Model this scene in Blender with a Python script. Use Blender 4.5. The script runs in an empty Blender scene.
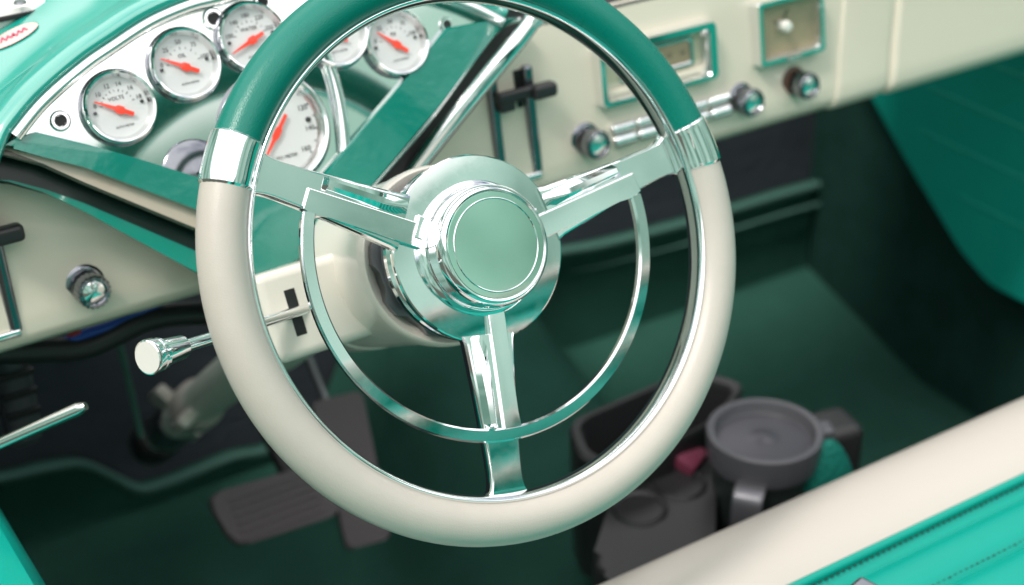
import bpy, bmesh, math, random
from math import sin, cos, pi, radians as R
from mathutils import Vector as V, Matrix as M
random.seed(7)
sc = bpy.context.scene
COL = sc.collection

# ------------------------------------------------------------------ camera frame
F = 1600.0
RX = V((0.84164105, 0.27571, -0.46435368)); RY = V((-0.53993236, 0.41265231, -0.7336151)); RZ = V((-0.0106484, 0.86816016, 0.49616987))
ROT = M((RX, RY, RZ))
CAM = V((-0.844, -0.8058, 1.3535))
def ray(x, y): return ROT @ V(((x - 512) / F, (292.5 - y) / F, -1))
def hit(x, y, p, n):
    r = ray(x, y); n = V(n); return CAM + r * ((V(p) - CAM).dot(n) / r.dot(n))
def hx(x, y, X): return hit(x, y, (X, 0, 0), (1, 0, 0))
def hy(x, y, Y): return hit(x, y, (0, Y, 0), (0, 1, 0))
def hz(x, y, Z): return hit(x, y, (0, 0, Z), (0, 0, 1))

# ------------------------------------------------------------------ materials
def mat(name, col, rough=.5, metal=0, coat=0, bump=None, mottle=0, spec=.5, coat_rough=.03, mscale=14):
    m = bpy.data.materials.new(name); m.use_nodes = True
    nt = m.node_tree; b = nt.nodes['Principled BSDF']
    b.inputs['Base Color'].default_value = (*col, 1)
    b.inputs['Roughness'].default_value = rough; b.inputs['Metallic'].default_value = metal
    b.inputs['Coat Weight'].default_value = coat; b.inputs['Coat Roughness'].default_value = coat_rough
    b.inputs['Specular IOR Level'].default_value = spec
    tc = nt.nodes.new('ShaderNodeTexCoord')
    if bump:
        kind, scale, strength, dist = bump
        if kind == 'vor':
            t = nt.nodes.new('ShaderNodeTexVoronoi'); out = t.outputs['Distance']
        else:
            t = nt.nodes.new('ShaderNodeTexNoise'); out = t.outputs['Fac']; t.inputs['Detail'].default_value = 4
        t.inputs['Scale'].default_value = scale
        nt.links.new(tc.outputs['Object'], t.inputs['Vector'])
        bp = nt.nodes.new('ShaderNodeBump'); bp.inputs['Strength'].default_value = strength; bp.inputs['Distance'].default_value = dist
        nt.links.new(out, bp.inputs['Height']); nt.links.new(bp.outputs['Normal'], b.inputs['Normal'])
    if mottle:
        t = nt.nodes.new('ShaderNodeTexNoise'); t.inputs['Scale'].default_value = mscale; t.inputs['Detail'].default_value = 12; t.inputs['Roughness'].default_value = .62
        nt.links.new(tc.outputs['Object'], t.inputs['Vector'])
        mx = nt.nodes.new('ShaderNodeMix'); mx.data_type = 'RGBA'
        mx.inputs['A'].default_value = (*[c * (1 - mottle) for c in col], 1); mx.inputs['B'].default_value = (*[min(1, c * (1 + mottle)) for c in col], 1)
        nt.links.new(t.outputs['Fac'], mx.inputs['Factor']); nt.links.new(mx.outputs['Result'], b.inputs['Base Color'])
        mr = nt.nodes.new('ShaderNodeMapRange'); mr.inputs['To Min'].default_value = max(0, rough * .8); mr.inputs['To Max'].default_value = rough * 1.2
        nt.links.new(t.outputs['Fac'], mr.inputs['Value']); nt.links.new(mr.outputs['Result'], b.inputs['Roughness'])
    return m
CHROME = mat('chrome', (.88, .89, .90), .05, 1, mottle=.02, mscale=40)
_nt = CHROME.node_tree; _b = _nt.nodes['Principled BSDF']
_n = _nt.nodes.new('ShaderNodeTexNoise'); _n.inputs['Scale'].default_value = 28; _n.inputs['Detail'].default_value = 8; _n.inputs['Roughness'].default_value = .7
_c = _nt.nodes.new('ShaderNodeTexCoord'); _nt.links.new(_c.outputs['Object'], _n.inputs['Vector'])
_r = _nt.nodes.new('ShaderNodeMapRange'); _r.inputs['From Min'].default_value = .4; _r.inputs['From Max'].default_value = .75; _r.inputs['To Min'].default_value = .03; _r.inputs['To Max'].default_value = .16
_nt.links.new(_n.outputs['Fac'], _r.inputs['Value']); _nt.links.new(_r.outputs['Result'], _b.inputs['Roughness'])
CHROME_SOFT = mat('worn_chrome', (.78, .78, .78), .16, 1, mottle=.05, mscale=60)
PLATE = mat('polished_panel', (.82, .85, .83), .055, 1, mottle=.03)
SAGE = mat('chrome_green_reflection', (.62, .80, .72), .07, 1, mottle=.02, mscale=60)  # green base paints the reflected surroundings into the chrome cap face
DKCH = mat('dark_reflection_and_shade', (.24, .25, .28), .14, 1, mottle=.1, mscale=60)
CREAM_P = mat('cream_enamel', (.69, .63, .525), .32, coat=.6, mottle=.03, coat_rough=.06)
CREAM_S = mat('cream_column_plastic', (.68, .645, .575), .30, coat=.3, mottle=.02)
CREAM_L = mat('cream_leather', (.475, .437, .392), .36, bump=('vor', 1100, .16, .0006), mottle=.07, mscale=45)
CREAM_V = mat('cream_vinyl', (.49, .452, .41), .42, bump=('vor', 700, .12, .0006), mottle=.03, mscale=12)
TEAL_L = mat('teal_leather', (.0008, .165, .125), .28, bump=('vor', 1000, .2, .0006), mottle=.06, mscale=30, spec=.4)
TEAL_P = mat('teal_enamel', (.001, .24, .18), .30, coat=.6, spec=.3, mottle=.04, coat_rough=.03)
TEAL_G = mat('teal_gloss', (.0006, .185, .14), .24, coat=1, spec=.4, bump=('noise', 34, .5, .004), mottle=.05, coat_rough=.04)
TEAL_G.node_tree.nodes['Principled BSDF'].inputs['Coat IOR'].default_value = 1.6
TEAL_H = mat('hood_gloss', (.004, .32, .255), .3, coat=1, mottle=.03, coat_rough=.09)
TEAL_H.node_tree.nodes['Principled BSDF'].inputs['Coat IOR'].default_value = 2.1
TEAL_V = mat('teal_vinyl', (.0008, .29, .232), .36, bump=('vor', 700, .12, .0006), mottle=.05, mscale=12, spec=.28)
TEAL_D = mat('teal_door_vinyl', (.002, .33, .255), .5, bump=('vor', 500, .15, .0008), mottle=.06)
TEAL_M = mat('teal_mesh', (.003, .14, .108), .65, bump=('vor', 230, .6, .003), spec=.25)
STITCH = mat('dark_thread', (.002, .05, .042), .8, bump=('noise', 900, .3, .001))
CARPET = mat('green_carpet', (.038, .130, .098), .95, bump=('noise', 420, 1, .006), mottle=.6, spec=.1, mscale=4)
BIND = mat('carpet_binding', (.085, .19, .16), .7, bump=('noise', 500, .5, .002), spec=.2)
NAVY = mat('firewall_pad', (.08, .087, .108), .85, bump=('noise', 60, .4, .004), mottle=.2, spec=.2)
BLACK = mat('black_plastic', (.02, .02, .022), .42, mottle=.15, mscale=30)
BLACK_M = mat('black_recess', (.006, .008, .008), .5, bump=('noise', 40, .1, .001))
RUBBER = mat('pedal_rubber', (.135, .116, .122), .75, bump=('noise', 300, .3, .002), mottle=.12)
GREY_PL = mat('grey_plastic', (.085, .085, .097), .38, mottle=.12, bump=('noise', 200, .1, .001))
DIAL = mat('dial_silver_white', (.64, .655, .66), .45, mottle=.03, mscale=60)
INK = mat('dial_ink', (.05, .055, .06), .6, mottle=.1)
NEEDLE = mat('needle_red', (.92, .05, .018), .4, mottle=.05)
RADIO_F = mat('radio_face', (.55, .52, .38), .4, mottle=.12, mscale=30)
AMBER = mat('clock_dial', (.40, .31, .20), .45, mottle=.3, mscale=26)
PINKISH = mat('pink_paper', (.15, .025, .055), .5, mottle=.3, mscale=40)
DECAL = mat('decal_pink', (.85, .50, .47), .35, mottle=.05)
DECAL_INK = mat('decal_red_ink', (.80, .10, .20), .4, mottle=.05)
WHITE_P = mat('white_enamel', (.80, .79, .77), .3, coat=.6, mottle=.02)
BROWN = mat('brown_knob_base', (.10, .055, .04), .4, mottle=.15)
BLUE = mat('blue_wire', (.01, .06, .38), .4, mottle=.1)
RED = mat('red_wire', (.4, .02, .02), .4, mottle=.1)
COLUMN_G = mat('jacket_paint', (.70, .78, .68), .45, mottle=.15, mscale=30)
STEEL = mat('dull_steel', (.30, .30, .32), .35, 1, mottle=.1, mscale=50)
def glass_mat():
    m = bpy.data.materials.new('lens_glass'); m.use_nodes = True; nt = m.node_tree
    for n in list(nt.nodes): nt.nodes.remove(n)
    o = nt.nodes.new('ShaderNodeOutputMaterial'); mx = nt.nodes.new('ShaderNodeMixShader')
    t = nt.nodes.new('ShaderNodeBsdfTransparent'); g = nt.nodes.new('ShaderNodeBsdfGlossy'); g.inputs['Roughness'].default_value = .03
    lw = nt.nodes.new('ShaderNodeLayerWeight'); pw = nt.nodes.new('ShaderNodeMath'); pw.operation = 'POWER'; pw.inputs[1].default_value = 4
    nt.links.new(lw.outputs['Facing'], pw.inputs[0]); fr = nt.nodes.new('ShaderNodeMath'); fr.operation = 'MULTIPLY_ADD'; fr.inputs[1].default_value = .8; fr.inputs[2].default_value = .035
    nt.links.new(pw.outputs[0], fr.inputs[0]); nt.links.new(fr.outputs[0], mx.inputs[0]); nt.links.new(t.outputs[0], mx.inputs[1]); nt.links.new(g.outputs[0], mx.inputs[2]); nt.links.new(mx.outputs[0], o.inputs[0])
    return m
GLASS = glass_mat()

# ------------------------------------------------------------------ object helpers
def obj(name, bm, m, parent=None, mw=None, sharp=38, wn=True):
    me = bpy.data.meshes.new(name)
    bmesh.ops.recalc_face_normals(bm, faces=bm.faces)
    bm.to_mesh(me); bm.free()
    for p in me.polygons: p.use_smooth = True
    me.set_sharp_from_angle(angle=R(sharp))
    me.materials.append(m)
    o = bpy.data.objects.new(name, me); COL.objects.link(o)
    if wn:
        k = o.modifiers.new('wn', 'WEIGHTED_NORMAL'); k.keep_sharp = True; k.weight = 60
    if parent: o.parent = parent
    if mw is not None: o.matrix_world = mw if parent is None else o.matrix_world
    if mw is not None and parent: o.matrix_local = mw
    return o
def tag(o, label, cat, group=None):
    o['label'] = label; o['category'] = cat
    if group: o['group'] = group
    return o
def thing(name, label, cat, mw=None, group=None):
    o = bpy.data.objects.new(name, None); COL.objects.link(o); o.empty_display_size = .02
    if mw is not None: o.matrix_world = mw
    return tag(o, label, cat, group)
def struct(o): o['kind'] = 'structure'; return o
def frame(o, x, y, z):
    return M(((x[0], y[0], z[0], o[0]), (x[1], y[1], z[1], o[1]), (x[2], y[2], z[2], o[2]), (0, 0, 0, 1)))
def copy_tree(o, parent=None):
    c = o.copy(); COL.objects.link(c)
    if parent: c.parent = parent; c.matrix_parent_inverse = o.matrix_parent_inverse.copy()
    for ch in list(o.children): copy_tree(ch, c)
    return c

# ------------------------------------------------------------------ mesh helpers
def grid(bm, rows, closed_u=False, closed_v=False, cap=False):
    vs = [[bm.verts.new(p) for p in r] for r in rows]
    nr, nc = len(vs), len(vs[0])
    for i in range(nr if closed_u else nr - 1):
        for j in range(nc if closed_v else nc - 1):
            a, b, c, d = vs[i][j], vs[(i + 1) % nr][j], vs[(i + 1) % nr][(j + 1) % nc], vs[i][(j + 1) % nc]
            try: bm.faces.new((a, b, c, d))
            except ValueError: pass
    if cap:
        for r in (vs[0], vs[-1]):
            try: bm.faces.new(r)
            except ValueError: pass
    return bm
def lathe(bm, prof, seg=64, m=None, capped=True):
    rows = []
    for k in range(seg):
        a = 2 * pi * k / seg
        rows.append([V((r * cos(a), r * sin(a), z)) for r, z in prof])
    if m is not None: rows = [[m @ p for p in r] for r in rows]
    grid(bm, rows, closed_u=True)
    if capped:
        bmesh.ops.remove_doubles(bm, verts=bm.verts, dist=1e-6)
    return bm
def prism(bm, poly, z0, z1, bev=0, seg=2, m=None):
    t = bmesh.new()
    lo = [t.verts.new((p[0], p[1], z0)) for p in poly]; hi = [t.verts.new((p[0], p[1], z1)) for p in poly]
    n = len(poly); t.faces.new(lo[::-1]); top = t.faces.new(hi)
    for i in range(n): t.faces.new((lo[i], lo[(i + 1) % n], hi[(i + 1) % n], hi[i]))
    if bev: bmesh.ops.bevel(t, geom=list(top.edges), offset=bev, segments=seg, profile=.5, affect='EDGES')
    return merge(bm, t, m)
def merge(bm, t, m=None):
    if m is not None: t.transform(m)
    mp = {}
    for v in t.verts: mp[v] = bm.verts.new(v.co)
    for f in t.faces:
        try: bm.faces.new([mp[v] for v in f.verts])
        except ValueError: pass
    t.free(); return bm
def box(bm, c, s, bev=0, seg=2, m=None):
    t = bmesh.new(); bmesh.ops.create_cube(t, size=1)
    t.transform(M.Translation(V(c)) @ M.Diagonal((s[0], s[1], s[2], 1)))
    if bev: bmesh.ops.bevel(t, geom=list(t.edges), offset=bev, segments=seg, profile=.5, affect='EDGES')
    return merge(bm, t, m)
def smooth_path(pts, n=8):
    pts = [V(p) for p in pts]; out = []
    if len(pts) == 2: return [pts[0].lerp(pts[1], i / n) for i in range(n + 1)]
    for i in range(len(pts) - 1):
        p0 = pts[max(i - 1, 0)]; p1 = pts[i]; p2 = pts[i + 1]; p3 = pts[min(i + 2, len(pts) - 1)]
        for k in range(n):
            t = k / n
            out.append(.5 * ((2 * p1) + (p2 - p0) * t + (2 * p0 - 5 * p1 + 4 * p2 - p3) * t * t + (3 * p1 - p0 - 3 * p2 + p3) * t ** 3))
    out.append(pts[-1]); return out
def tube(bm, pts, rad, seg=16, squash=1, up=(0, 0, 1)):
    n = len(pts); rows = []
    for i, p in enumerate(pts):
        d = (pts[min(i + 1, n - 1)] - pts[max(i - 1, 0)]).normalized()
        a = d.cross(V(up)); a = a.normalized() if a.length > 1e-5 else V((1, 0, 0)); b = a.cross(d)
        r = rad[i] if isinstance(rad, (list, tuple)) else rad
        rows.append([p + a * r * cos(t) + b * r * squash * sin(t) for t in [2 * pi * k / seg for k in range(seg)]])
    return grid(bm, rows, closed_v=True, cap=True)
def torus_arc(bm, prof, a0, a1, seg, cap=True):
    """closed profile of (radius, z) swept round the local z axis"""
    rows = []
    for k in range(seg + 1):
        a = R(a0 + (a1 - a0) * k / seg)
        rows.append([V((r * cos(a), r * sin(a), z)) for r, z in prof])
    if abs(abs(a1 - a0) - 360) < 1e-6: return grid(bm, rows[:-1], closed_u=True, closed_v=True)
    return grid(bm, rows, closed_v=True, cap=cap)
def ell(rc, zc, a, b, n=24): return [(rc + a * cos(2 * pi * k / n), zc + b * sin(2 * pi * k / n)) for k in range(n)]
def rrect(x0, y0, x1, y1, r, n=5):
    out = []
    for cx, cy, s in ((x1 - r, y1 - r, 0), (x0 + r, y1 - r, 90), (x0 + r, y0 + r, 180), (x1 - r, y0 + r, 270)):
        for k in range(n + 1):
            a = R(s + 90 * k / n); out.append((cx + r * cos(a), cy + r * sin(a)))
    return out
def ring_frame(bm, outer, inner, z0, z1, zin=None):
    """a frame between two outlines with the same number of points"""
    zin = z0 if zin is None else zin
    mid = [tuple(V(o).lerp(V(i), .45)) for o, i in zip(outer, inner)]
    rows = [[(*p, z0) for p in outer], [(*p, z1 - (z1 - z0) * .25) for p in outer], [(*V(o).lerp(V(i), .15), z1) for o, i in zip(outer, inner)], [(*V(o).lerp(V(i), .7), z1) for o, i in zip(outer, inner)], [(*p, z1 - (z1 - z0) * .3) for p in inner], [(*p, zin) for p in inner]]
    return grid(bm, [[V(p) for p in r] for r in rows], closed_v=True)
def text_bm(bm, s, size, x, y, z, rot=0, m=None):
    cu = bpy.data.curves.new('t', 'FONT'); cu.body = s; cu.size = size; cu.align_x = 'CENTER'; cu.align_y = 'CENTER'; cu.extrude = size * .02; cu.resolution_u = 2
    o = bpy.data.objects.new('t', cu); COL.objects.link(o)
    bpy.context.view_layer.update()
    me = bpy.data.meshes.new_from_object(o.evaluated_get(bpy.context.evaluated_depsgraph_get()))
    t = bmesh.new(); t.from_mesh(me)
    mm = M.Translation((x, y, z)) @ M.Rotation(rot, 4, 'Z')
    bpy.data.objects.remove(o); bpy.data.curves.remove(cu); bpy.data.meshes.remove(me)
    return merge(bm, t, (m @ mm) if m is not None else mm)

def rounded(poly, r, n=4):
    out = []; k = len(poly)
    for i in range(k):
        p, c, q = V(poly[i - 1]), V(poly[i]), V(poly[(i + 1) % k])
        a = c + (p - c).normalized() * r; d_ = c + (q - c).normalized() * r
        for j in range(n + 1):
            t = j / n; out.append(tuple((1 - t) ** 2 * a + 2 * t * (1 - t) * c + t * t * d_))
    return out
# ================================================================== STEERING WHEEL
EL = R(29.3)
NW = V((0, -cos(EL), sin(EL))); BW = V((0, sin(EL), cos(EL))); AW = V((1, 0, 0))
W = V((-.3528, .0008, .8494))
WF = frame(W, AW, BW, NW)                       # lateral, up in the wheel plane, towards the driver
def wcol(u, v, h): return W + AW * u + BW * v + NW * h
def hw(x, y, h): return hit(x, y, W + NW * h, NW)
wheel = thing('steering_wheel', 'large two tone steering wheel with green upper rim, cream lower rim and three chrome spokes', 'steering wheel', WF @ M.Rotation(R(-11.8), 4, 'Z'))
RM = .1832
SP = [20, 160, 270]
def leather_prof(r): return [(RM + r * 1.0 * cos(t), r * 1.04 * sin(t)) for t in [2 * pi * k / 28 for k in range(28)]]
o = obj('upper_rim', torus_arc(bmesh.new(), leather_prof(.0158), 25, 155, 90), TEAL_L, wheel, wn=False); o['label'] = 'glossy green leather upper half of rim'
o = obj('lower_rim', torus_arc(bmesh.new(), leather_prof(.0158), 165, 375, 140), CREAM_L, wheel, wn=False); o['label'] = 'cream leather lower part of rim'
# bright liner inside the rim
obj('rim_liner', torus_arc(bmesh.new(), ell(RM - .0148, .001, .0034, .0095, 20), 0, 360, 160), CHROME, wheel)
for a in (20, 160):
    b = bmesh.new(); rows = []
    for k in range(17):
        t = k / 16; ang = R(a - 5.3 + 10.6 * t); e = min(t, 1 - t)
        r = .0159 + .0014 * min(1, (e / .07)) ** .5
        if k in (0, 16): r = .0152
        rows.append([V(((RM + r * cos(q)) * cos(ang), (RM + r * cos(q)) * sin(ang), r * 1.04 * sin(q))) for q in [2 * pi * j / 32 for j in range(32)]])
    obj('ferrule', grid(b, rows, closed_v=True, cap=True), CHROME, wheel)
def sp_z(r): return -.0118 + .0085 * max(0, min(1, (r - .04) / .125))
for a, side in ((20, 1), (160, -1), (270, -1)):
    rm = M.Rotation(R(a), 4, 'Z')
    st = [(.0585, .0200), (.064, .0186), (.08, .0171), (.10, .0154), (.12, .0139), (.138, .0127), (.150, .0122), (.157, .0125), (.162, .0136), (.1655, .0158), (.1685, .0200)]
    rows = []
    for r, w in st:
        z = sp_z(r)
        rows.append([rm @ V((r - (0 if abs(y) > .5 else 0), y * w, z + dz)) for y, dz in ((-1, -.006), (-1, -.0005), (-.93, .0015), (-.86, .0022), (.86, .0022), (.93, .0015), (1, -.0005), (1, -.006))])
    obj('spoke', grid(bmesh.new(), rows, closed_v=True, cap=True), CHROME, wheel, sharp=28)
    # raised ridge on one side of the spoke, horn arm on the other
    rows = []
    for r in (.0585, .066, .08, .10, .118, .121):
        w = .0185 - (r - .04) * .055; z = sp_z(r) + .002; hgt = .0006 if r > .12 else min(.0042, .0003 + max(0, r - .0585) * .11)
        y0, y1, y2, y3 = .88 * w, .66 * w, .42 * w, .16 * w
        rows.append([rm @ V((r, side * y, z + dz)) for y, dz in ((y0, 0), (y1, hgt), (y2, hgt * 1.05), (y3, 0))])
    obj('spoke_ridge', grid(bmesh.new(), rows, closed_v=True, cap=True), CHROME, wheel, sharp=20)
    poly = [(.040, .003), (.130, .001), (.1305, -.0135), (.122, -.0160), (.112, -.0125), (.040, -.0140)]
    if side < 0: poly = [(x, -y) for x, y in poly][::-1]
    if a == 270: poly = [(x, y * .8 + .002) for x, y in poly]
    b = prism(bmesh.new(), poly, -.0085, -.0012, .0010, 2, rm)
    for v in b.verts:
        rr = v.co.xy.length; v.co.z -= .0066 * max(0, min(1, (.128 - rr) / .085))
    obj('horn_arm', b, CHROME, wheel, sharp=28)
zr = -.0026
prof = [(.1218, zr - .004), (.1305, zr - .004), (.1308, zr), (.1296, zr + .0016), (.1228, zr + .0016), (.1215, zr)]
obj('horn_ring', torus_arc(bmesh.new(), prof, 166.5, 373.5, 150), CHROME, wheel, sharp=28)
# hub dish: slightly domed
pr = [(.0001, -.0100)] + [(.0628 * k / 14, -.0100 - .0012 * (k / 14) ** 2) for k in range(1, 15)] + [(.0637, -.0119), (.0641, -.0136), (.0637, -.0165), (.0615, -.0180), (.056, -.0225), (.055, -.030)]
obj('hub_dish', lathe(bmesh.new(), pr, 96), CHROME, wheel, sharp=12)
obj('hub_ring', lathe(bmesh.new(), [(.050, -.0235), (.0600, -.0240), (.0622, -.0262), (.0622, -.0310), (.0600, -.0335), (.050, -.034)], 96), CHROME, wheel)
obj('horn_contact', lathe(bmesh.new(), [(.044, -.0340), (.0560, -.0345), (.0570, -.0400), (.0560, -.0460), (.0530, -.0470), (.0530, -.0560), (.0460, -.0600), (.040, -.075), (.03, -.11)], 72), STEEL, wheel)
cap = obj('horn_cap', lathe(bmesh.new(), [(.0460, -.0110), (.0458, -.0078), (.0445, -.0068), (.0428, -.0060), (.0420, -.0040), (.0416, .0060), (.0408, .0102), (.0390, .0130), (.0372, .0140), (.0360, .0138), (.0355, .0132)], 96), CHROME, wheel)
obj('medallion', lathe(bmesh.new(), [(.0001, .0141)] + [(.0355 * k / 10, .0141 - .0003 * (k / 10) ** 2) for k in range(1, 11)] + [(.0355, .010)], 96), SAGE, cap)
obj('engraved_ring', torus_arc(bmesh.new(), ell(.0312, .0139, .0006, .0006, 8), 0, 360, 96), CHROME, cap)
for a in SP[:2]:
    rm = M.Rotation(R(a), 4, 'Z'); b = bmesh.new()
    prism(b, [(.036, -.0075), (.050, -.0080), (.050, .0080), (.036, .0075)], -.012, -.0066, .0010, 2, rm)
    obj('cap_lug', b, CHROME, cap)

# ================================================================== STEERING COLUMN
column = thing('steering_column', 'cream steering column shroud with turn signal housing behind the chrome hub', 'steering column', WF)
def cz(s): return -s
pr = [(.050, cz(.075)), (.058, cz(.066)), (.0620, cz(.064)), (.0640, cz(.066)), (.0648, cz(.072)), (.0640, cz(.085)), (.0622, cz(.10)), (.0612, cz(.14)), (.0612, cz(.197)), (.0600, cz(.1985)), (.0590, cz(.1995)), (.0590, cz(.2005)), (.0600, cz(.2015)), (.0622, cz(.203)), (.0625, cz(.24)), (.060, cz(.252)), (.045, cz(.258)), (.03, cz(.262))]
obj('shroud', lathe(bmesh.new(), pr, 80), CREAM_S, column)
obj('shroud_mouth', lathe(bmesh.new(), [(.02, cz(.085)), (.045, cz(.084)), (.052, cz(.078)), (.0565, cz(.070))], 48), BLACK, column)
b = bmesh.new()
rows = []
for k in range(25):
    a = R(100 + k * 6.5); r1 = .0585 if (k // 3) % 2 else .0540
    rows.append([V((r * cos(a), r * sin(a), z)) for r, z in ((.046, cz(.058)), (r1, cz(.060)), (r1, cz(.078)), (.046, cz(.080)))])
obj('cancel_cam', grid(b, rows, closed_v=True, cap=True), STEEL, column)
b = bmesh.new(); box(b, (-.068, -.010, cz(.166)), (.106, .066, .088), .0075, 3)
hs = obj('signal_housing', b, CREAM_S, column)
b = bmesh.new(); box(b, (-.098, -.010, cz(.1232)), (.0085, .034, .003), .0005)
obj('lever_slot', b, BLACK_M, hs)
# lower jacket tilts down to the firewall
p0 = W - NW * .235; p1 = hy(150, 445, .70)
dj = (p1 - p0).normalized()
inv = WF.inverted()
b = tube(bmesh.new(), [inv @ p for p in (p0, p0.lerp(p1, .3), p0.lerp(p1, .33), p0.lerp(p1, .8), p0.lerp(p1, .83), p1)], [.034, .031, .024, .021, .016, .015], 28)
obj('column_jacket', b, COLUMN_G, column)
cfr = frame(V((0, 0, 0)), *(lambda z: (z.orthogonal().normalized(), z.cross(z.orthogonal().normalized()), z))((inv.to_3x3() @ dj).normalized()))
for t_, r_, l_, mt_, nm_ in ((.70, .027, .022, CREAM_S, 'clamp'), (.86, .024, .030, STEEL, 'joint_yoke'), (.97, .026, .02, BLACK, 'joint_boot')):
    c_ = inv @ p0.lerp(p1, t_)
    b = lathe(bmesh.new(), [(.001, -l_), (r_ * .8, -l_), (r_, -l_ * .6), (r_, l_ * .6), (r_ * .8, l_), (.001, l_)], 28, M.Translation(c_) @ cfr)
    obj(nm_, b, mt_, column)
for k_, (t_, a_) in enumerate(((.66, .3), (.78, 1.9), (.92, 4.2))):
    c_ = inv @ p0.lerp(p1, t_)
    b = box(bmesh.new(), (0, 0, 0), (.024, .014, .034), .004, 2, M.Translation(c_) @ cfr @ M.Rotation(a_, 4, 'Z') @ M.Translation((.030, 0, 0)))
    obj('bracket', b, CREAM_S, column)
# turn signal lever
sl0 = wcol(-.098, -.010, -.120); sl1 = hw(156, 355, -.05)
lever = thing('turn_signal_lever', 'chrome turn signal lever with fat ribbed knob, poking out left of the column', 'turn signal lever', M.Translation(sl0))
d = (sl1 - sl0); dn = d.normalized(); L = d.length
fr = frame(V((0, 0, 0)), *(lambda z: (z.orthogonal().normalized(), z.cross(z.orthogonal().normalized()), z))(dn))
obj('stalk', lathe(bmesh.new(), [(.0001, -.012), (.0040, -.012), (.0042, L * .5), (.0042, L - .02), (.0001, L - .02)], 24, fr), CHROME, lever)
kp = [(.0001, L - .026), (.0062, L - .026), (.0078, L - .024), (.0090, L - .005), (.0092, L - .004), (.0106, L - .0035), (.0106, L - .0012), (.0096, L - .0008), (.0096, L + .0008), (.0113, L + .0014), (.0116, L + .006), (.0112, L + .0075), (.0104, L + .008)]
k1 = obj('lever_knob', lathe(bmesh.new(), kp, 48, fr), CHROME, lever)
obj('knob_face', lathe(bmesh.new(), [(.0001, L + .0079), (.0104, L + .0079), (.0104, L + .006)], 48, fr), mat('pale_knob_face', (.68, .66, .62), .4, mottle=.04, mscale=80), k1)
# tilt lever: short bright rod above the housing
a0 = wcol(-.085, .020, -.17); a1 = hw(246, 281, -.15)
b = tube(bmesh.new(), [a0, a0.lerp(a1, .5), a1], [.0035, .0035, .0045], 14)
tag(obj('tilt_lever', b, CHROME_SOFT), 'short thin bright rod above the turn signal housing', 'tilt lever')
# gear lever
g0 = hw(388, 205, -.225); g1 = hw(430, 150, -.20); g2 = hw(487, 78, -.165); g3 = hw(525, 32, -.15); g4 = hw(552, -8, -.14)
pts = smooth_path([g0, g1, g2, g3, g4], 8)
n = len(pts)
gear = thing('gear_lever', 'long tapered chrome gear lever rising from the column behind the wheel', 'gear lever', M.Translation(g0))
b = tube(bmesh.new(), [p - g0 for p in pts[:-6]], [.0062 + .0012 * sin(pi * i / n) for i in range(n - 6)], 24)
obj('shaft', b, CHROME, gear)
b = tube(bmesh.new(), [p - g0 for p in pts[-8:]], [.0072, .0092, .0108, .0116, .012, .0122, .0122, .0118], 24, .75)
obj('grip', b, CHROME, gear)
bb = bmesh.new(); gd = (g1 - g0).normalized()
box(bb, (0, 0, 0), (.03, .026, .022), .006, 3, frame(g0 * 0, *(lambda z: (z.orthogonal().normalized(), z.cross(z.orthogonal().normalized()), z))(gd)))
obj('lever_socket', bb, CREAM_S, gear)

# ================================================================== DASHBOARD
TC = R(28)
P0 = V((-.435, .17, .775)); NC = V((0, -cos(TC), sin(TC))); UC = V((0, sin(TC), cos(TC)))
CF = frame(P0, AW, UC, NC)
def fuv(x, y, h=0):
    q = hit(x, y, P0 + NC * h, NC) - P0; return (q.x, q.dot(UC))
TP = R(10)
PP = V((0, .25, .731)); NP = V((0, -cos(TP), sin(TP))); UP = V((0, sin(TP), cos(TP)))
PF = frame(PP, AW, UP, NP)
def puv(x, y, h=0):
    q = hit(x, y, PP + NP * h, NP) - PP; return (q.x, q.dot(UP))
dash = thing('dashboard', 'cream and green car dashboard with a V shaped instrument binnacle', 'dashboard', M.Translation((0, .25, .731)))
DL = M.Translation((0, .25, .731)).inverted()
# main cream panel, rolled under at the lower edge
prof = [(.045, .004), (.020, -.004), (.006, -.004), (-.0015, .001), (-.0035, .009), (-.001, .022), (.004, .045)]
def dpt(x, dy, dz): return V((x, dy, dz))
prof2 = [(.09, .010), (.05, -.003), (.018, -.006), (.004, -.003), (-.0025, .004), (-.0035, .012), (-.001, .026), (.0055, .05), (.0165, .10), (.0245, .140), (.030, .1455), (.05, .147)]
xs = [-.80] + [-.78 + .05 * k for k in range(29)] + [.66]
def bulge(x): return 0
b = grid(bmesh.new(), [[V((x, dy, dz)) for dy, dz in prof2] for x in xs])
obj('dash_panel', b, CREAM_P, dash)
# glove compartment and filler panel, raised a little with dark gaps
def panel_strip(x0, x1, lift, bx):
    pp = [(dy, dz) for dy, dz in prof2[3:11]]
    rows = []
    for x, l in ((x0, -.001), (x0 + bx * .3, lift * .6), (x0 + bx, lift), ((x0 + x1) / 2, lift), (x1 - bx, lift), (x1 - bx * .3, lift * .6), (x1, -.001)):
        rows.append([V((x + .020 * (dz / .1), dy - l, dz)) for dy, dz in pp])
    return grid(bmesh.new(), rows)
obj('filler_panel', panel_strip(.194, .262, .004, .006), CREAM_P, dash)
gd_ = obj('glovebox_door', panel_strip(.266, .60, .006, .006), CREAM_P, dash)
# black recess above the cream panel and padded top
b = grid(bmesh.new(), [[V((x, dy, dz)) for dy, dz in ((.026, .143), (.040, .150), (.044, .166), (.052, .172), (.20, .19), (.28, .19))] for x in (-.20, .1, .4, .66)])
obj('dash_top_pad', b, BLACK, dash)
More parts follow.
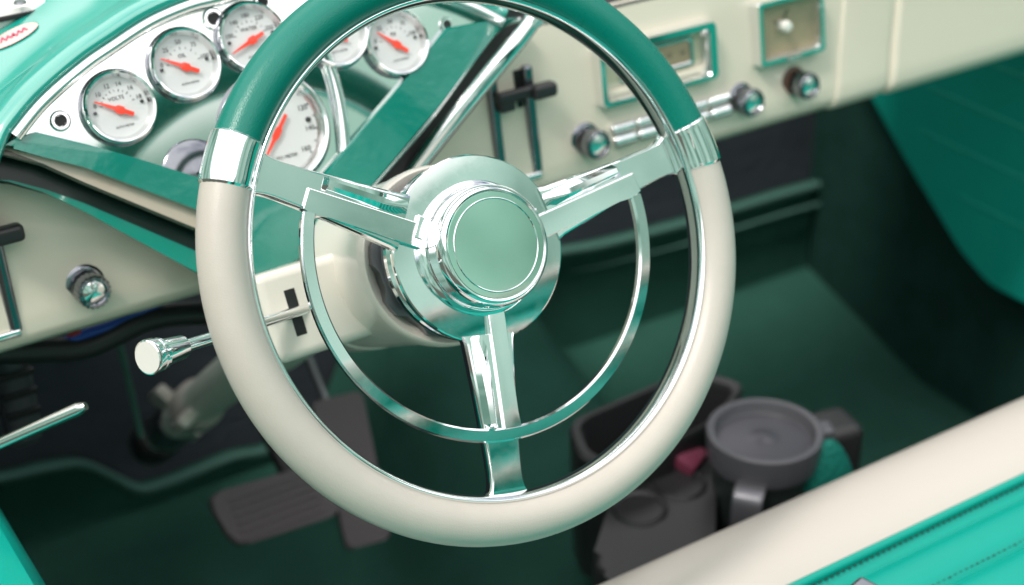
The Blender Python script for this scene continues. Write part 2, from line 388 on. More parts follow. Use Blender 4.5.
# ---- binnacle
def cl(name, bm, m, parent=dash, **k): return obj(name, bm, m, parent, DL @ CF if parent is dash else None, **k)
HF = -.0075
AX = .045
arc_l = [fuv(*p) for p in ((15, 137), (43, 103), (83, 68), (113, 47), (150, 23), (187, 7), (213, 0))]
arc = [(u, v) for u, v in arc_l] + [(AX, .2095)] + [(2 * AX - u, v) for u, v in arc_l[::-1]]
arcs = [(p.x, p.y) for p in smooth_path([(u, v, 0) for u, v in arc], 6)]
inl = [fuv(*p) for p in ((14, 138), (36, 131), (86, 144), (140, 159), (203, 179))]
inr = [fuv(*p) for p in ((324, 172), (412, 72), (446, 27))]
outl = [fuv(*p) for p in ((2, 146), (14, 145), (44, 157), (84, 167), (198, 210), (224, 222), (236, 284))]
outr = [fuv(*p) for p in ((371, 186), (439, 106), (494, 31), (521, 17))]
apex_i = (.040, .043); apex_o = (.046, .004)
# face plate
plate = [(u, v) for u, v in arcs] + [(.20, .128), (AX, .03), (-.115, .117)]
cl('instrument_plate', prism(bmesh.new(), plate, HF - .006, HF), PLATE)
# V arms (one continuous frame)
vp = outl + [fuv(268, 280), fuv(300, 260), fuv(340, 220)] + outr + [(2 * AX - arcs[0][0] + .003, arcs[0][1] + .004), inr[2], inr[1], inr[0], apex_i] + inl[::-1]
cl('v_frame', prism(bmesh.new(), vp, -.034, .0, .0025, 2), TEAL_G)
# strips under the left arm painting a chrome moulding's reflections, and the gap beside the right arm
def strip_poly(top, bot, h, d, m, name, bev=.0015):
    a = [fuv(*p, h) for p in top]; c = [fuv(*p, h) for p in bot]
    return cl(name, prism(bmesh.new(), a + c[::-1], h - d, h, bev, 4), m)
strip_poly([(-30, 138), (10, 144), (40, 154), (84, 164), (198, 207), (228, 219)], [(-30, 146), (10, 155), (44, 164), (84, 182), (198, 229), (230, 242)], -.008, .012, mat('cream_reflection_paint', (.50, .43, .35), .12, coat=1, mottle=.05), 'cream_reflection_strip', .006)
strip_poly([(-30, 142), (10, 150), (44, 160), (84, 178), (198, 226), (230, 240)], [(-30, 180), (10, 184), (44, 193), (84, 206), (198, 256), (232, 272)], -.032, .004, mat('dark_reflection_paint', (.004, .018, .015), .22, mottle=.2, spec=.5), 'dark_reflection_strip')
strip_poly([(-30, 176), (10, 180), (44, 189), (84, 203), (198, 252), (232, 267)], [(-30, 177), (10, 182), (44, 192), (84, 211), (198, 273), (236, 292)], -.0285, .004, TEAL_P, 'green_reflection_strip', .002)
strip_poly([(371, 186), (439, 106), (494, 31), (521, 17)], [(398, 190), (455, 106), (506, 37), (530, 24)], -.030, .02, BLACK_M, 'gap_filler')
rb = bmesh.new(); tube(rb, smooth_path([(*fuv(*p, -.004), -.006) for p in ((373, 187), (440, 108), (495, 33), (521, 19))], 6), .0018, 10)
cl('edge_beading', rb, CHROME_SOFT)
# chrome arc
ab = bmesh.new()
tube(ab, [V((u, v, .001)) for u, v in arcs], .0046, 14, .8, (0, 0, 1))
cl('chrome_arc', ab, CHROME)
# inner side wall under the arc
wb = grid(bmesh.new(), [[V((u, v, h)) for h in (-.001, HF - .004)] for u, v in [(AX + (u - AX) * .985, v - .003) for u, v in arcs]])
cl('binnacle_wall', wb, TEAL_P)
# divider strip from plate centre
db = bmesh.new(); q = [(*fuv(x, y, HF + .003), HF + .003) for x, y in ((325, 52), (334, 80), (341, 112), (345, 150), (342, 170))]
tube(db, smooth_path(q, 6), .0050, 12, .6)
cl('plate_divider', db, CHROME)
qb = bmesh.new(); cu_, cv_ = fuv(196, 174, HF)  # added dark dome imitating the wheel hub's reflection in the plate
lathe(qb, [(.001, .005), (.010, .0047), (.018, .0038), (.024, .002), (.026, 0)], 48, M.Translation((cu_, cv_, HF)))
cl('hub_reflection_dome', qb, DKCH)
# hood: rolls from the arc and runs forward
carc = [(arcs[0][0] - .03, arcs[0][1] - .045), (arcs[0][0] - .012, arcs[0][1] - .016)] + arcs
rows = []
nA = len(carc)
for i, (u, v) in enumerate(carc):
    p = V(carc[max(i - 1, 0)]); q = V(carc[min(i + 1, nA - 1)]); t = (q - p).normalized(); nr = V((-t.y, t.x))
    def pt(o_, h): return CF @ V((u + nr.x * o_, v + nr.y * o_, h))
    base = [pt(.002, -.012), pt(.003, -.002), pt(.005, .003), pt(.009, .0045), pt(.014, .002), pt(.019, -.006), pt(.0225, -.016), pt(.025, -.028)]
    last = base[-1]
    f1 = last + V((nr.x * .02, .05, .004)); f2 = f1 + V((nr.x * .02, .06, -.001)); f3 = f2 + V((nr.x * .03, .16, -.006))
    rows.append([DL @ x for x in base + [f1, f2, f3]])
hood = obj('binnacle_hood', grid(bmesh.new(), rows), TEAL_H, dash, wn=False)
ss = hood.modifiers.new('s', 'SUBSURF'); ss.levels = ss.render_levels = 1
# teal skirt left of the binnacle, filling down to the cream panel
# screws on the plate
for x, y, rr in ((60, 121, .0075), (213, 19, .0085), (262, 2, .007), (446, 25, .006)):
    u, v = fuv(x, y, HF)
    s = thing('panel_screw', {60: 'chrome collared socket screw in the left corner of the instrument plate', 213: 'socket screw between the second and third gauges from the left', 262: 'socket screw above the red needle gauge nearest the rim', 446: 'dark socket screw in the right corner of the instrument plate'}[x], 'screw', CF @ M.Translation((u, v, HF)), 'screws in the instrument plate')
    obj('collar', lathe(bmesh.new(), [(rr, 0), (rr, .001), (rr * .85, .0022), (rr * .6, .0022), (rr * .55, .0008)], 32), CHROME, s)
    obj('socket', lathe(bmesh.new(), [(.0001, .0012), (rr * .56, .0012), (rr * .56, .0004)], 6), BLACK_M, s)

# ================================================================== GAUGES
def gauge(px, py, r, label, nums, word, span, need, hh=HF + .009, big=False):
    u, v = fuv(px, py, hh)
    g = thing('gauge', label, 'gauge', CF @ M.Translation((u, v, HF)), 'round instruments in the binnacle')
    H = .009
    obj('bezel', lathe(bmesh.new(), [(r * .97, 0), (r, .001), (r * 1.0, H * .6), (r * .985, H * .85), (r * .95, H), (r * .90, H * .95), (r * .865, H * .75), (r * .855, H * .55)], 72), CHROME, g)
    obj('bezel_shade_ring', lathe(bmesh.new(), [(r * .99, .0002), (r * 1.045, .0004), (r * 1.05, .0022), (r * 1.0, .003)], 72), DKCH, g)  # added dark ring painting the shade round the bezel edge
    obj('inner_ring', lathe(bmesh.new(), [(r * .858, H * .62), (r * .80, H * .30), (r * .795, H * .2)], 72), CHROME_SOFT, g)
    dl = obj('dial', lathe(bmesh.new(), [(.0001, H * .22), (r * .82, H * .22)], 64), DIAL, g)
    mk = bmesh.new(); z = H * .22 + .0004
    a0, a1 = span; nn = len(nums)
    for i, s in enumerate(nums):
        a = R(a0 + (a1 - a0) * i / (nn - 1)); rr = r * (.63 if not big else .66)
        text_bm(mk, s, r * (.17 if not big else .13), rr * cos(a), rr * sin(a), z, 0)
    nt_ = (nn - 1) * 2
    for i in range(nt_ + 1):
        a = R(a0 + (a1 - a0) * i / nt_); l = .07 if i % 2 == 0 else .04; rr = r * (.46 if not big else .78)
        box(mk, (0, 0, 0), (r * l, r * .018, .0002), 0, 1, M.Translation((rr * cos(a), rr * sin(a), z)) @ M.Rotation(a, 4, 'Z'))
    text_bm(mk, word, r * .15, 0, r * .25, z)
    text_bm(mk, 'AUTO METER', r * .085, r * .03, -r * .52, z)
    obj('markings', mk, INK, dl)
    for a in (0, 180):
        pb = bmesh.new(); lathe(pb, [(.0001, .0016), (r * .045, .0014), (r * .05, .0)], 14, M.Translation((r * .66 * cos(R(a + 2)), r * .66 * sin(R(a + 2)), z - .0003)))
        obj('stop_pin', pb, BLACK, dl)
    nb = bmesh.new(); an = M.Translation((0, -r * .08, z + .0018)) @ M.Rotation(R(need), 4, 'Z') @ M.Diagonal((1, .55 if big else 1, 1, 1))
    prism(nb, [(r * .72, -r * .015), (r * .72, r * .015), (r * .15, r * .055), (r * .08, r * .11), (-r * .08, r * .11), (-r * .12, r * .06), (-r * .38, r * .055), (-r * .38, -r * .055), (-r * .12, -r * .06), (-r * .08, -r * .11), (r * .08, -r * .11), (r * .15, -r * .055)], 0, .0008, 0, 1, an)
    obj('needle', nb, NEEDLE, g)
    obj('lens', lathe(bmesh.new(), [(.0001, H * .72), (r * .5, H * .71), (r * .862, H * .62)], 48), GLASS, g)
    return g
gr = .0268
gauge(121, 106, gr, 'leftmost round gauge, needle pointing left, nearest the lower left corner of the binnacle', ['8', '10', '12', '14', '16', '18'], 'VOLTS', (165, 15), 150)
gauge(187, 63, gr, 'second round gauge from the left, between the leftmost gauge and the green rim', ['0', '25', '50', '75', '100'], 'OIL', (170, 10), 150)
gauge(254, 36, gr, 'third round gauge from the left, against the green rim, needle aimed down left', ['100', '140', '180', '220', '250'], 'WATER', (165, 15), 200)
gauge(337, 32, gr, 'mostly hidden small gauge peeping out inside the green rim above the speedometer', ['E', '1/2', 'F'], 'FUEL', (150, 30), 150)
gauge(399, 41, gr, 'rightmost round gauge of the binnacle, seen inside the wheel beside the green V arm', ['0', '25', '50', '75', '100'], 'PSI', (165, 15), 138)
gauge(278, 128, .0425, 'large speedometer dial half hidden behind the chrome left spoke', ['0', '20', '40', '60', '80', '100', '120', '140', '160'], 'MPH', (225, -45), 228, big=True)

# ================================================================== DASH CONTROLS
def at_panel(px, py, h=0):
    u, v = puv(px, py, h); return PF @ M.Translation((u, v, 0))
def knob(px, py, label, r=.0125, ln=.024, basem=DKCH, topm=DKCH, flare=False):
    k = thing('dash_knob', label, 'knob', at_panel(px, py), 'knobs on the dashboard')
    obj('escutcheon', lathe(bmesh.new(), [(r * 1.3, -.002), (r * 1.32, .002), (r * 1.15, .0045), (r * .95, .005), (r * .95, .010)], 40), basem, k)
    rows = []
    nf = 20
    prof = [(r * .80, .004), (r * .82, ln * .45), (r * .98, ln * .55), (r, ln * .62), (r, ln * .93), (r * .9, ln), (r * .72, ln * 1.02), (r * .66, ln * .97)]
    b = bmesh.new(); rows = []
    for j in range(80):
        a = 2 * pi * j / 80
        fl = 1 - (.05 if (j // 2) % 2 else 0)
        rows.append([V((rr * (fl if 2 <= i <= 5 else 1) * cos(a), rr * (fl if 2 <= i <= 5 else 1) * sin(a), z)) for i, (rr, z) in enumerate(prof)])
    kb = obj('knob_body', grid(b, rows, closed_u=True), topm, k)
    obj('knob_cap', lathe(bmesh.new(), [(.0001, ln * 1.04), (r * .4, ln * 1.02), (r * .67, ln * .96)], 32), CHROME, kb)
    return k
knob(84, 284, 'single ribbed chrome knob on the cream panel left of the steering wheel', .0132, .026)
knob(583, 140, 'dark chrome radio knob left of the push buttons, just above the right spoke', .0132, .026, DKCH, DKCH)
knob(738, 99, 'dark chrome radio knob right of the push buttons', .0132, .024, DKCH, DKCH)
knob(791, 82, 'chrome knob with brown base under the dashboard clock', .0128, .028, BROWN, DKCH)
# radio
PFR = PF @ M.Translation((0, 0, .008))
RB = M.Translation((0, 0, -.008))
radio = thing('car_radio', 'old chrome framed car radio with cream dial in the dashboard, above the push buttons', 'radio', PFR)
tl, tr, brr, bl_ = puv(601, 53, .013), puv(720, 13, .013), puv(717, 79, .013), puv(600, 111, .013)
x0, x1 = (tl[0] + bl_[0]) / 2, (tr[0] + brr[0]) / 2; y0, y1 = (bl_[1] + brr[1]) / 2, (tl[1] + tr[1]) / 2
obj('radio_bezel', ring_frame(bmesh.new(), rrect(x0, y0, x1, y1, .006), rrect(x0 + .008, y0 + .007, x1 - .014, y1 - .010, .004), -.014, .006, -.010), CHROME, radio)
b = bmesh.new(); prism(b, rrect(x0 + .004, y0 + .003, x1 - .006, y1 - .004, .004), -.012, -.006)
rf = obj('radio_face', b, RADIO_F, radio)
dx0, dx1, dy0, dy1 = x0 + .030, x1 - .026, y0 + .020, y1 - .016
b = bmesh.new(); ring_frame(b, rrect(dx0 - .004, dy0 - .004, dx1 + .004, dy1 + .004, .003), rrect(dx0, dy0, dx1, dy1, .002), -.0065, -.003); obj('dial_frame', b, CHROME_SOFT, rf)
b = bmesh.new(); prism(b, rrect(dx0, dy0, dx1, dy1, .002), -.007, -.0055); obj('tuning_dial', b, AMBER, rf)
b = bmesh.new()
for i, s in enumerate(['55', '7', '9', '12', '16']): text_bm(b, s, .006, dx0 + (dx1 - dx0) * (i + .5) / 5, (dy0 + dy1) / 2, -.0052)
obj('dial_numbers', b, INK, rf)
b = bmesh.new(); box(b, ((x0 + x1) / 2, y0 + .010, -.004), (x1 - x0 - .022, .006, .006), .002); obj('lower_lip', b, CREAM_P, rf)
ul, ur = puv(606, 134), puv(726, 103)
vb = (ul[1] + ur[1]) / 2
bw = (ur[0] - ul[0]) / 5
for i in range(5):
    b = bmesh.new()
    for dv, r_, zz in ((.0062, .0042, .012), (-.0052, .0054, .014)):
        box(b, (ul[0] + bw * (i + .5), vb + dv, zz / 2), (bw * .985, r_ * 2, zz), r_ * .96, 6, RB)
    obj('push_button', b, CHROME, radio)
b = bmesh.new(); prism(b, rrect(ul[0] - .002, vb - .0125, ur[0] + .002, vb + .012, .003), -.006, .0018, .0008, 2, RB); obj('button_plate', b, CHROME_SOFT, radio)
# clock
clock = thing('dashboard_clock', 'square chrome framed clock with brown dial, set in the cream dashboard', 'clock', PFR)
c0 = puv(758, 70, .013); c1 = puv(826, -14, .013)
cx0, cy0, cx1, cy1 = c0[0] + .002, c0[1] + .001, c1[0] - .004, c1[1]
obj('clock_bezel', ring_frame(bmesh.new(), rrect(cx0, cy0, cx1, cy1, .004), rrect(cx0 + .0075, cy0 + .007, cx1 - .0075, cy1 - .007, .002), -.014, .007, -.006), CHROME, clock)
b = bmesh.new(); prism(b, rrect(cx0 + .005, cy0 + .005, cx1 - .005, cy1 - .005, .002), -.008, -.004); cdl = obj('clock_dial', b, AMBER, clock)
b = bmesh.new(); lathe(b, [(.0001, .008), (.0045, .007), (.0055, .004), (.005, -.004)], 20, M.Translation(((cx0 * .56 + cx1 * .44), (cy0 + cy1) / 2 + .002, 0))); obj('centre_stud', b, mat('white_stud', (.8, .79, .74), .3, mottle=.04), clock)
b = bmesh.new()
for a, l in ((60, .016), (150, .011)):
    prism(b, [(-.003, -.0008), (l, -.0004), (l, .0004), (-.003, .0008)], -.003, -.0022, 0, 1, M.Translation(((cx0 * .56 + cx1 * .44), (cy0 + cy1) / 2 + .002, 0)) @ M.Rotation(R(a), 4, 'Z'))
obj('clock_hand', b, INK, clock)
b = bmesh.new(); prism(b, rrect(cx0 + .006, cy0 + .006, cx1 - .006, cy1 - .006, .002), .0015, .0022); obj('clock_glass', b, GLASS, clock)
b = bmesh.new(); box(b, ((cx0 + cx1) / 2, cy0 + .003, .008), (.016, .006, .006), .002); obj('set_tab', b, CHROME_SOFT, clock)
# heater slide controls
def slider(uc, v0, v1, wdt, lv, label):
    s = thing('slide_control', label, 'slide control', PF @ M.Translation((uc, v0, 0)), 'slide controls on the dashboard')
    Hh = v1 - v0
    for sx in (-1, 1):
        b = bmesh.new(); box(b, (sx * wdt / 2, Hh / 2, .003), (.0095, Hh, .010), .0035, 3); obj('rail', b, DKCH, s)
    b = bmesh.new(); box(b, (0, Hh / 2, -.001), (wdt - .004, Hh * .98, .003), .0005); obj('slot_plate', b, CREAM_P, s)
    b = bmesh.new(); box(b, (wdt * .5 - .0085, Hh / 2, .001), (.007, Hh * .94, .002), .0004); obj('slot', b, BLACK_M, s)
    b = bmesh.new(); box(b, (0, .001, .004), (wdt + .006, .006, .010), .002, 3); obj('foot', b, CHROME, s)
    b = bmesh.new(); box(b, (0, lv, .014), (wdt * 1.15, .010, .010), .003, 3); box(b, (wdt * .66, lv - .001, .018), (.024, .013, .014), .004, 3); box(b, (-wdt * .3, lv - .008, .012), (.016, .010, .010), .003, 3)
    obj('lever', b, BLACK, s)
    return s
pl0 = puv(497, 176); pl1 = puv(533, 62)
slider((puv(497, 170)[0] + puv(535, 160)[0]) / 2, pl0[1] - .008, pl1[1], .036, .078, 'heater slide control with black handle, seen between gear lever and radio')
pq0 = puv(6, 334); pq1 = puv(2, 205)
slider(pq0[0] - .012, pq0[1], pq1[1] + .004, .038, .080, 'chrome slide control with black handle at the left edge of the dashboard')

# cowl, decal
zc = .949
ca = hz(0, 22, zc)
yk = (hz(0, 22, zc).y + hz(65, 0, zc).y) / 2
rows = []
for x in (-.80, -.66, -.55, -.46):
    rows.append([V((x, yk + .004, zc - .03)), V((x, yk + .002, zc - .001)), V((x, yk + .005, zc + .003)), V((x, yk + .035, zc + .008)), V((x, yk + .25, zc + .016))])
cowl = obj('windscreen_cowl', grid(bmesh.new(), rows), WHITE_P); tag(cowl, 'white painted strip along the windscreen base, beyond the green binnacle hood', 'cowl')
b = bmesh.new(); box(b, (-.63, yk + .001, zc - .002), (.34, .003, .004), .001, 2)
obj('rubber_seal', b, BLACK, cowl)
b = bmesh.new(); box(b, (-.66, .455, .914), (.32, .26, .030), .010, 3); obj('cowl_ledge', b, TEAL_H, dash, DL)
scw = hz(20, 3, zc + .008)
b = bmesh.new(); lathe(b, [(.0001, .002), (.004, .0018), (.005, 0)], 20, M.Translation(scw)); obj('cowl_screw', b, STEEL, cowl)

# ================================================================== FLOOR, FIREWALL
FZ = .10
floor = bmesh.new()
ys = [-.9, -.3, 0, .2, .4, .5, .56, .62, .68, .74, .755]
def fz(x, y):
    z = FZ
    if y > .5: z += (y - .5) / .25 * .075
    t = math.exp(-((x - .02) / .15) ** 4); z += t * (.165 + .06 * max(0, y))
    return z
rows = []
for i in range(61):
    x = -.72 + 1.42 * i / 60
    rows.append([V((x, y, fz(x, y))) for y in ys])
struct(obj('floor_carpet', grid(floor, rows), CARPET, wn=False))
# firewall carries the wavy carpet edge
fwp = [hy(x, y, .752) for x, y in ((-60, 480), (0, 476), (45, 466), (80, 462), (110, 474), (140, 487), (180, 475), (230, 455), (290, 436), (420, 330), (520, 262), (600, 243), (660, 228), (700, 217), (780, 193), (870, 168), (960, 140))]
fwp = smooth_path(fwp, 4)
def edge_z(x):
    for a, c in zip(fwp, fwp[1:]):
        if a.x <= x <= c.x: return a.z + (c.z - a.z) * (x - a.x) / (c.x - a.x)
    return fwp[0].z if x < fwp[0].x else fwp[-1].z
b = bmesh.new(); rows = []
for i in range(81):
    x = -.72 + 1.55 * i / 80; e = edge_z(x)
    rows.append([V((x, .757, .10)), V((x, .754, e - .02)), V((x, .754, e)), V((x, .76, e + .003))])
struct(obj('firewall_carpet', grid(b, rows), CARPET, wn=False))
b = bmesh.new(); tube(b, [p + V((0, -.006, 0)) for p in fwp], .006, 10)
q = [p + V((0, -.010, -.03)) for p in fwp if p.x > .22]
tube(b, q, [.0030 * min(1, i / 12 + .05) for i in range(len(q))], 8)
tag(obj('carpet_binding', b, BIND), 'thin pale green bound edge of the dark carpet across the firewall', 'carpet edging')
b = bmesh.new(); box(b, (.05, .79, .46), (1.7, .05, .82), 0); struct(obj('firewall', b, NAVY))

# ---- doors
pdp = [hx(x, y, .62) for x, y in ((846, 50), (870, 95), (900, 150), (930, 205), (960, 250), (990, 285), (1024, 292), (1080, 330))]
poly = [(pdp[i].y, pdp[i].z) for i in (0, 2, 4, 5, 7)]
poly = poly + [(-.75, poly[-1][1]), (-.75, .80), (poly[0][0], .80)]
poly = rounded(poly, .02, 5)
b = bmesh.new(); t = bmesh.new()
mm = M(((0, 0, 1, .62), (1, 0, 0, 0), (0, 1, 0, 0), (0, 0, 0, 1)))
prism(t, poly, 0, .06); bmesh.ops.recalc_face_normals(t, faces=t.faces)
merge(b, t, mm)
pd = obj('passenger_door', b, TEAL_D); tag(pd, 'green vinyl door trim on the far passenger side, under the end of the dashboard', 'car door')
b = bmesh.new()
for k in range(5):
    z = .44 + .062 * k
    tube(b, [V((.6225, min(.60, .36 + (z - .36) * 1.30) - .03, z)), V((.6225, 0, z)), V((.6225, -.7, z))], .0035, 8)
obj('trim_pleat', b, TEAL_D, pd)
b = bmesh.new(); box(b, (.70, 0, .40), (.05, 1.6, 1.0), .01); struct(obj('side_wall', b, mat('kick_carpet', (.014, .050, .040), .95, bump=('noise', 300, 1, .005), mottle=.5, spec=.1)))
# driver's door, low on the left
e0 = hx(0, 500, -.655)
dz = e0.z
rows = []
for y in (-.75, -.4, -.1, .1, .24, .262, .27):
    s = 0 if y < .25 else (.004 if y < .265 else .03)
    rows.append([V((-.655 - s, y, .22)), V((-.652 - s, y, dz - .08)), V((-.650 - s, y, dz - .035)), V((-.655 - s, y, dz - .012)), V((-.665 - s, y, dz - s)), V((-.70, y, dz + .004 - s)), V((-.735, y, dz - .004 - s)), V((-.75, y, dz - .03)), V((-.75, y, .22))])
dd = obj('driver_door', grid(bmesh.new(), rows), TEAL_V); tag(dd, 'bright green vinyl top of the driver door in the lower left corner', 'car door')
# kick panel and clutter at the left under the dash
b = bmesh.new(); box(b, (-.69, .52, .52), (.03, .5, .75), .01); struct(obj('kick_panel', b, NAVY))

# ================================================================== PEDALS, LEVERS, WIRES
PT = R(42); pn = V((0, -cos(PT), sin(PT)))
pb = hy(275, 505, .47)
def hp(x, y, off=0): return hit(x, y, pb + pn * off, pn)
brake = thing('brake_pedal', 'wide grey rubber brake pedal pad on the dark carpet', 'pedal', M.Translation(pb), 'pedals')
PFm = frame(V((0, 0, 0)), AW, V((0, sin(PT), cos(PT))), pn)
PFi = (M.Translation(pb) @ PFm).inverted()
poly = rounded([((PFi @ hp(x, y)).x, (PFi @ hp(x, y)).y) for x, y in ((206, 495), (320, 462), (346, 512), (236, 548))][::-1], .018)
b = bmesh.new(); prism(b, poly, -.014, .0, .003, 2, PFm); obj('pad', b, RUBBER, brake)
b = bmesh.new()
xs_ = [p[0] for p in poly]; ys_ = [p[1] for p in poly]
for k in range(6):
    y = min(ys_) + (max(ys_) - min(ys_)) * (k + 1.2) / 7.6
    box(b, ((min(xs_) + max(xs_)) / 2, y, .0005), ((max(xs_) - min(xs_)) * .72, .004, .002), .0006, 1, PFm)
obj('pad_rib', b, RUBBER, brake)
b = bmesh.new(); a0 = hp(290, 480, -.014) - pb; tube(b, smooth_path([a0, a0 + V((.005, .09, .06)), a0 + V((.01, .16, .22))], 6), .009, 10); obj('pedal_arm', b, BLACK, brake)
gp = hp(350, 470, -.03)
gas = thing('accelerator_pedal', 'tall narrow grey accelerator pedal right of the brake pedal', 'pedal', M.Translation(gp), 'pedals')
PGi = (M.Translation(gp) @ PFm).inverted()
poly = rounded([((PGi @ hp(x, y, -.03)).x, (PGi @ hp(x, y, -.03)).y) for x, y in ((312, 402), (362, 390), (392, 538), (348, 550))][::-1], .008)
b = bmesh.new(); prism(b, poly, -.010, .0, .003, 2, PFm); obj('pad', b, RUBBER, gas)
b = bmesh.new(); a0 = hp(330, 410, -.04) - gp; tube(b, smooth_path([a0, a0 + V((0, .08, .10)), a0 + V((.02, .14, .26))], 6), .005, 10); obj('pedal_arm', b, STEEL, gas)
# handbrake rod
h0 = hy(86, 406, .16); h1 = hy(-40, 460, .22)
hbk = thing('parking_brake', 'thin bright parking brake handle under the left end of the dashboard', 'parking brake', M.Translation(h0))
b = bmesh.new(); tube(b, [V((0, 0, 0)), (h1 - h0) * .05, (h1 - h0) * .5, h1 - h0], [.003, .0052, .0048, .0048], 16); obj('handle_rod', b, CHROME_SOFT, hbk)
# thin linkage and cable bits
l0 = hy(124, 362, .5); l1 = hy(141, 436, .5)
b = bmesh.new(); tube(b, smooth_path([l0 + V((0, .02, .05)), l0, l1], 5), .0035, 10)
tag(obj('linkage_rod', b, BIND), 'thin green upright rod beside the lower end of the column', 'rod')
for nm, mt, pts_, r_, lb in (('wire', BLUE, ((62, 344), (85, 334), (120, 322), (160, 300)), .005, 'blue wire hanging under the left side of the dashboard'),
                             ('wire', RED, ((20, 362), (44, 352), (58, 346), (80, 330)), .003, 'red wire hanging near the left end of the dashboard'),
                             ('wiring_loom', BLACK, ((-20, 352), (40, 350), (90, 345), (150, 318), (210, 312)), .011, 'black wiring loom bundle tucked under the dashboard')):
    b = bmesh.new(); tube(b, smooth_path([hy(x, y, .33) for x, y in pts_], 5), r_, 10)
    tag(obj(nm, b, mt), lb, 'wiring')
v0 = hy(2, 360, .42); v1 = hy(30, 430, .42)
b = bmesh.new(); box(b, tuple((v0 + v1) / 2), (v1.x - v0.x + .02, .03, v0.z - v1.z + .02), .012, 3)
fb = obj('fuse_box', b, GREY_PL); tag(fb, 'dim grey box under the left end of the dashboard', 'fuse box')
b = bmesh.new()
for k in range(4): box(b, tuple((v0 + v1) / 2 + V((0, -.016, -.03 + .02 * k))), (.03, .004, .006), .001)
obj('fuse', b, BLACK, fb)

# ================================================================== CONSOLE, MUG
mug_c = hz(765, 430, .46)
con = thing('floor_organiser', 'black plastic organiser box with deep tray on the carpet in front of the seat', 'organiser', M.Translation((mug_c.x, mug_c.y, .28)))
def cpt(x, y, z): return hz(x, y, z)
zt = .43
tray = [cpt(x, y, zt) for x, y in ((566, 424), (690, 370), (748, 384), (722, 420), (622, 470), (580, 462))]
tp_ = rounded([(p.x - mug_c.x, p.y - mug_c.y) for p in tray][::-1], .022, 5)
cc = V((sum(p[0] for p in tp_) / len(tp_), sum(p[1] for p in tp_) / len(tp_)))
def inset(pl, f): return [tuple(cc + (V(p) - cc) * f) for p in pl]
rows = [[V((*p, z)) for p in pl] for pl, z in ((inset(tp_, .94), .0), (tp_, zt - .285), (tp_, zt - .28), (inset(tp_, .97), zt - .277), (inset(tp_, .88), zt - .278), (inset(tp_, .85), zt - .284), (inset(tp_, .78), zt - .36), (inset(tp_, .3), zt - .362))]
obj('tray', grid(bmesh.new(), rows, closed_v=True, cap=True), BLACK, con)
fr_ = [cpt(x, y, .40) for x, y in ((612, 492), (700, 440), (716, 470), (716, 560), (640, 600), (590, 560))]
fp = rounded([(p.x - mug_c.x, p.y - mug_c.y) for p in fr_][::-1], .02, 5)
b = prism(bmesh.new(), fp, .0, .115, .01, 3); fpart = obj('cup_block', b, BLACK, con)
for x, y in ((640, 505), (680, 480)):
    p = cpt(x, y, .40) - V((mug_c.x, mug_c.y, .28))
    b = bmesh.new(); lathe(b, [(.028, .0005), (.026, .003), (.022, .001), (.02, -.03), (.0001, -.03)], 32, M.Translation((p.x, p.y, .115))); obj('cup_well', b, BLACK, con)
# packet in the tray
pk = hz(690, 452, .41)
b = bmesh.new(); box(b, (0, 0, 0), (.036, .024, .016), .004, 2, M.Translation(pk - V((0, 0, .008))) @ M.Rotation(.5, 4, 'Z') @ M.Rotation(.4, 4, 'X'))
tag(obj('snack_packet', b, PINKISH), 'small pink packet lying in the black organiser beside the mug', 'packet')
# mug
mug = thing('travel_mug', 'grey lidded travel mug standing in front of the seat', 'mug', M.Translation((mug_c.x, mug_c.y, .29)))
mug.scale = (1.13, 1.13, 1.0)
hm = .46 - .29
obj('mug_body', lathe(bmesh.new(), [(.0001, 0), (.036, 0), (.038, .004), (.044, hm - .035), (.0445, hm - .028)], 64), mat('dark_mug_shell', (.03, .042, .04), .3, .3, mottle=.1, mscale=40), mug)
lid = obj('lid', lathe(bmesh.new(), [(.0445, hm - .034), (.0478, hm - .032), (.0495, hm - .022), (.0505, hm - .004), (.0500, hm), (.0480, hm + .0012), (.0440, hm + .0004), (.0425, hm - .003), (.0415, hm - .010), (.0395, hm - .012), (.030, hm - .0105), (.016, hm - .010), (.010, hm - .009), (.006, hm - .0065), (.0001, hm - .006)], 80), GREY_PL, mug)
obj('lid_recess_shade', lathe(bmesh.new(), [(.0001, hm - .0052), (.006, hm - .0058), (.010, hm - .0083), (.016, hm - .0092), (.030, hm - .0098), (.0388, hm - .0108), (.0392, hm - .0125)], 64), mat('shaded_grey_plastic', (.055, .055, .066), .34, mottle=.12), lid)  # added darker disc painting the shade inside the lid recess
tdir = (hz(828, 424, .46) - mug_c); ang = math.atan2(tdir.y, tdir.x)
b = bmesh.new(); box(b, (.053, 0, hm - .006), (.016, .018, .010), .004, 3, M.Rotation(ang, 4, 'Z')); obj('thumb_tab', b, GREY_PL, lid)
b = bmesh.new(); lathe(b, [(.0001, .0006), (.004, .0006), (.0045, 0)], 16, M.Rotation(ang + pi, 4, 'Z') @ M.Translation((.036, .004, hm - .0115))); obj('sip_hole', b, BLACK_M, lid)
hdir = math.atan2(CAM.y - mug_c.y, CAM.x - mug_c.x) - .15
b = bmesh.new(); hp_ = smooth_path([(.044, 0, hm - .030), (.060, 0, hm - .030), (.066, 0, hm - .045), (.064, 0, hm - .095), (.050, 0, hm - .125), (.040, 0, hm - .128)], 6)
rows = []
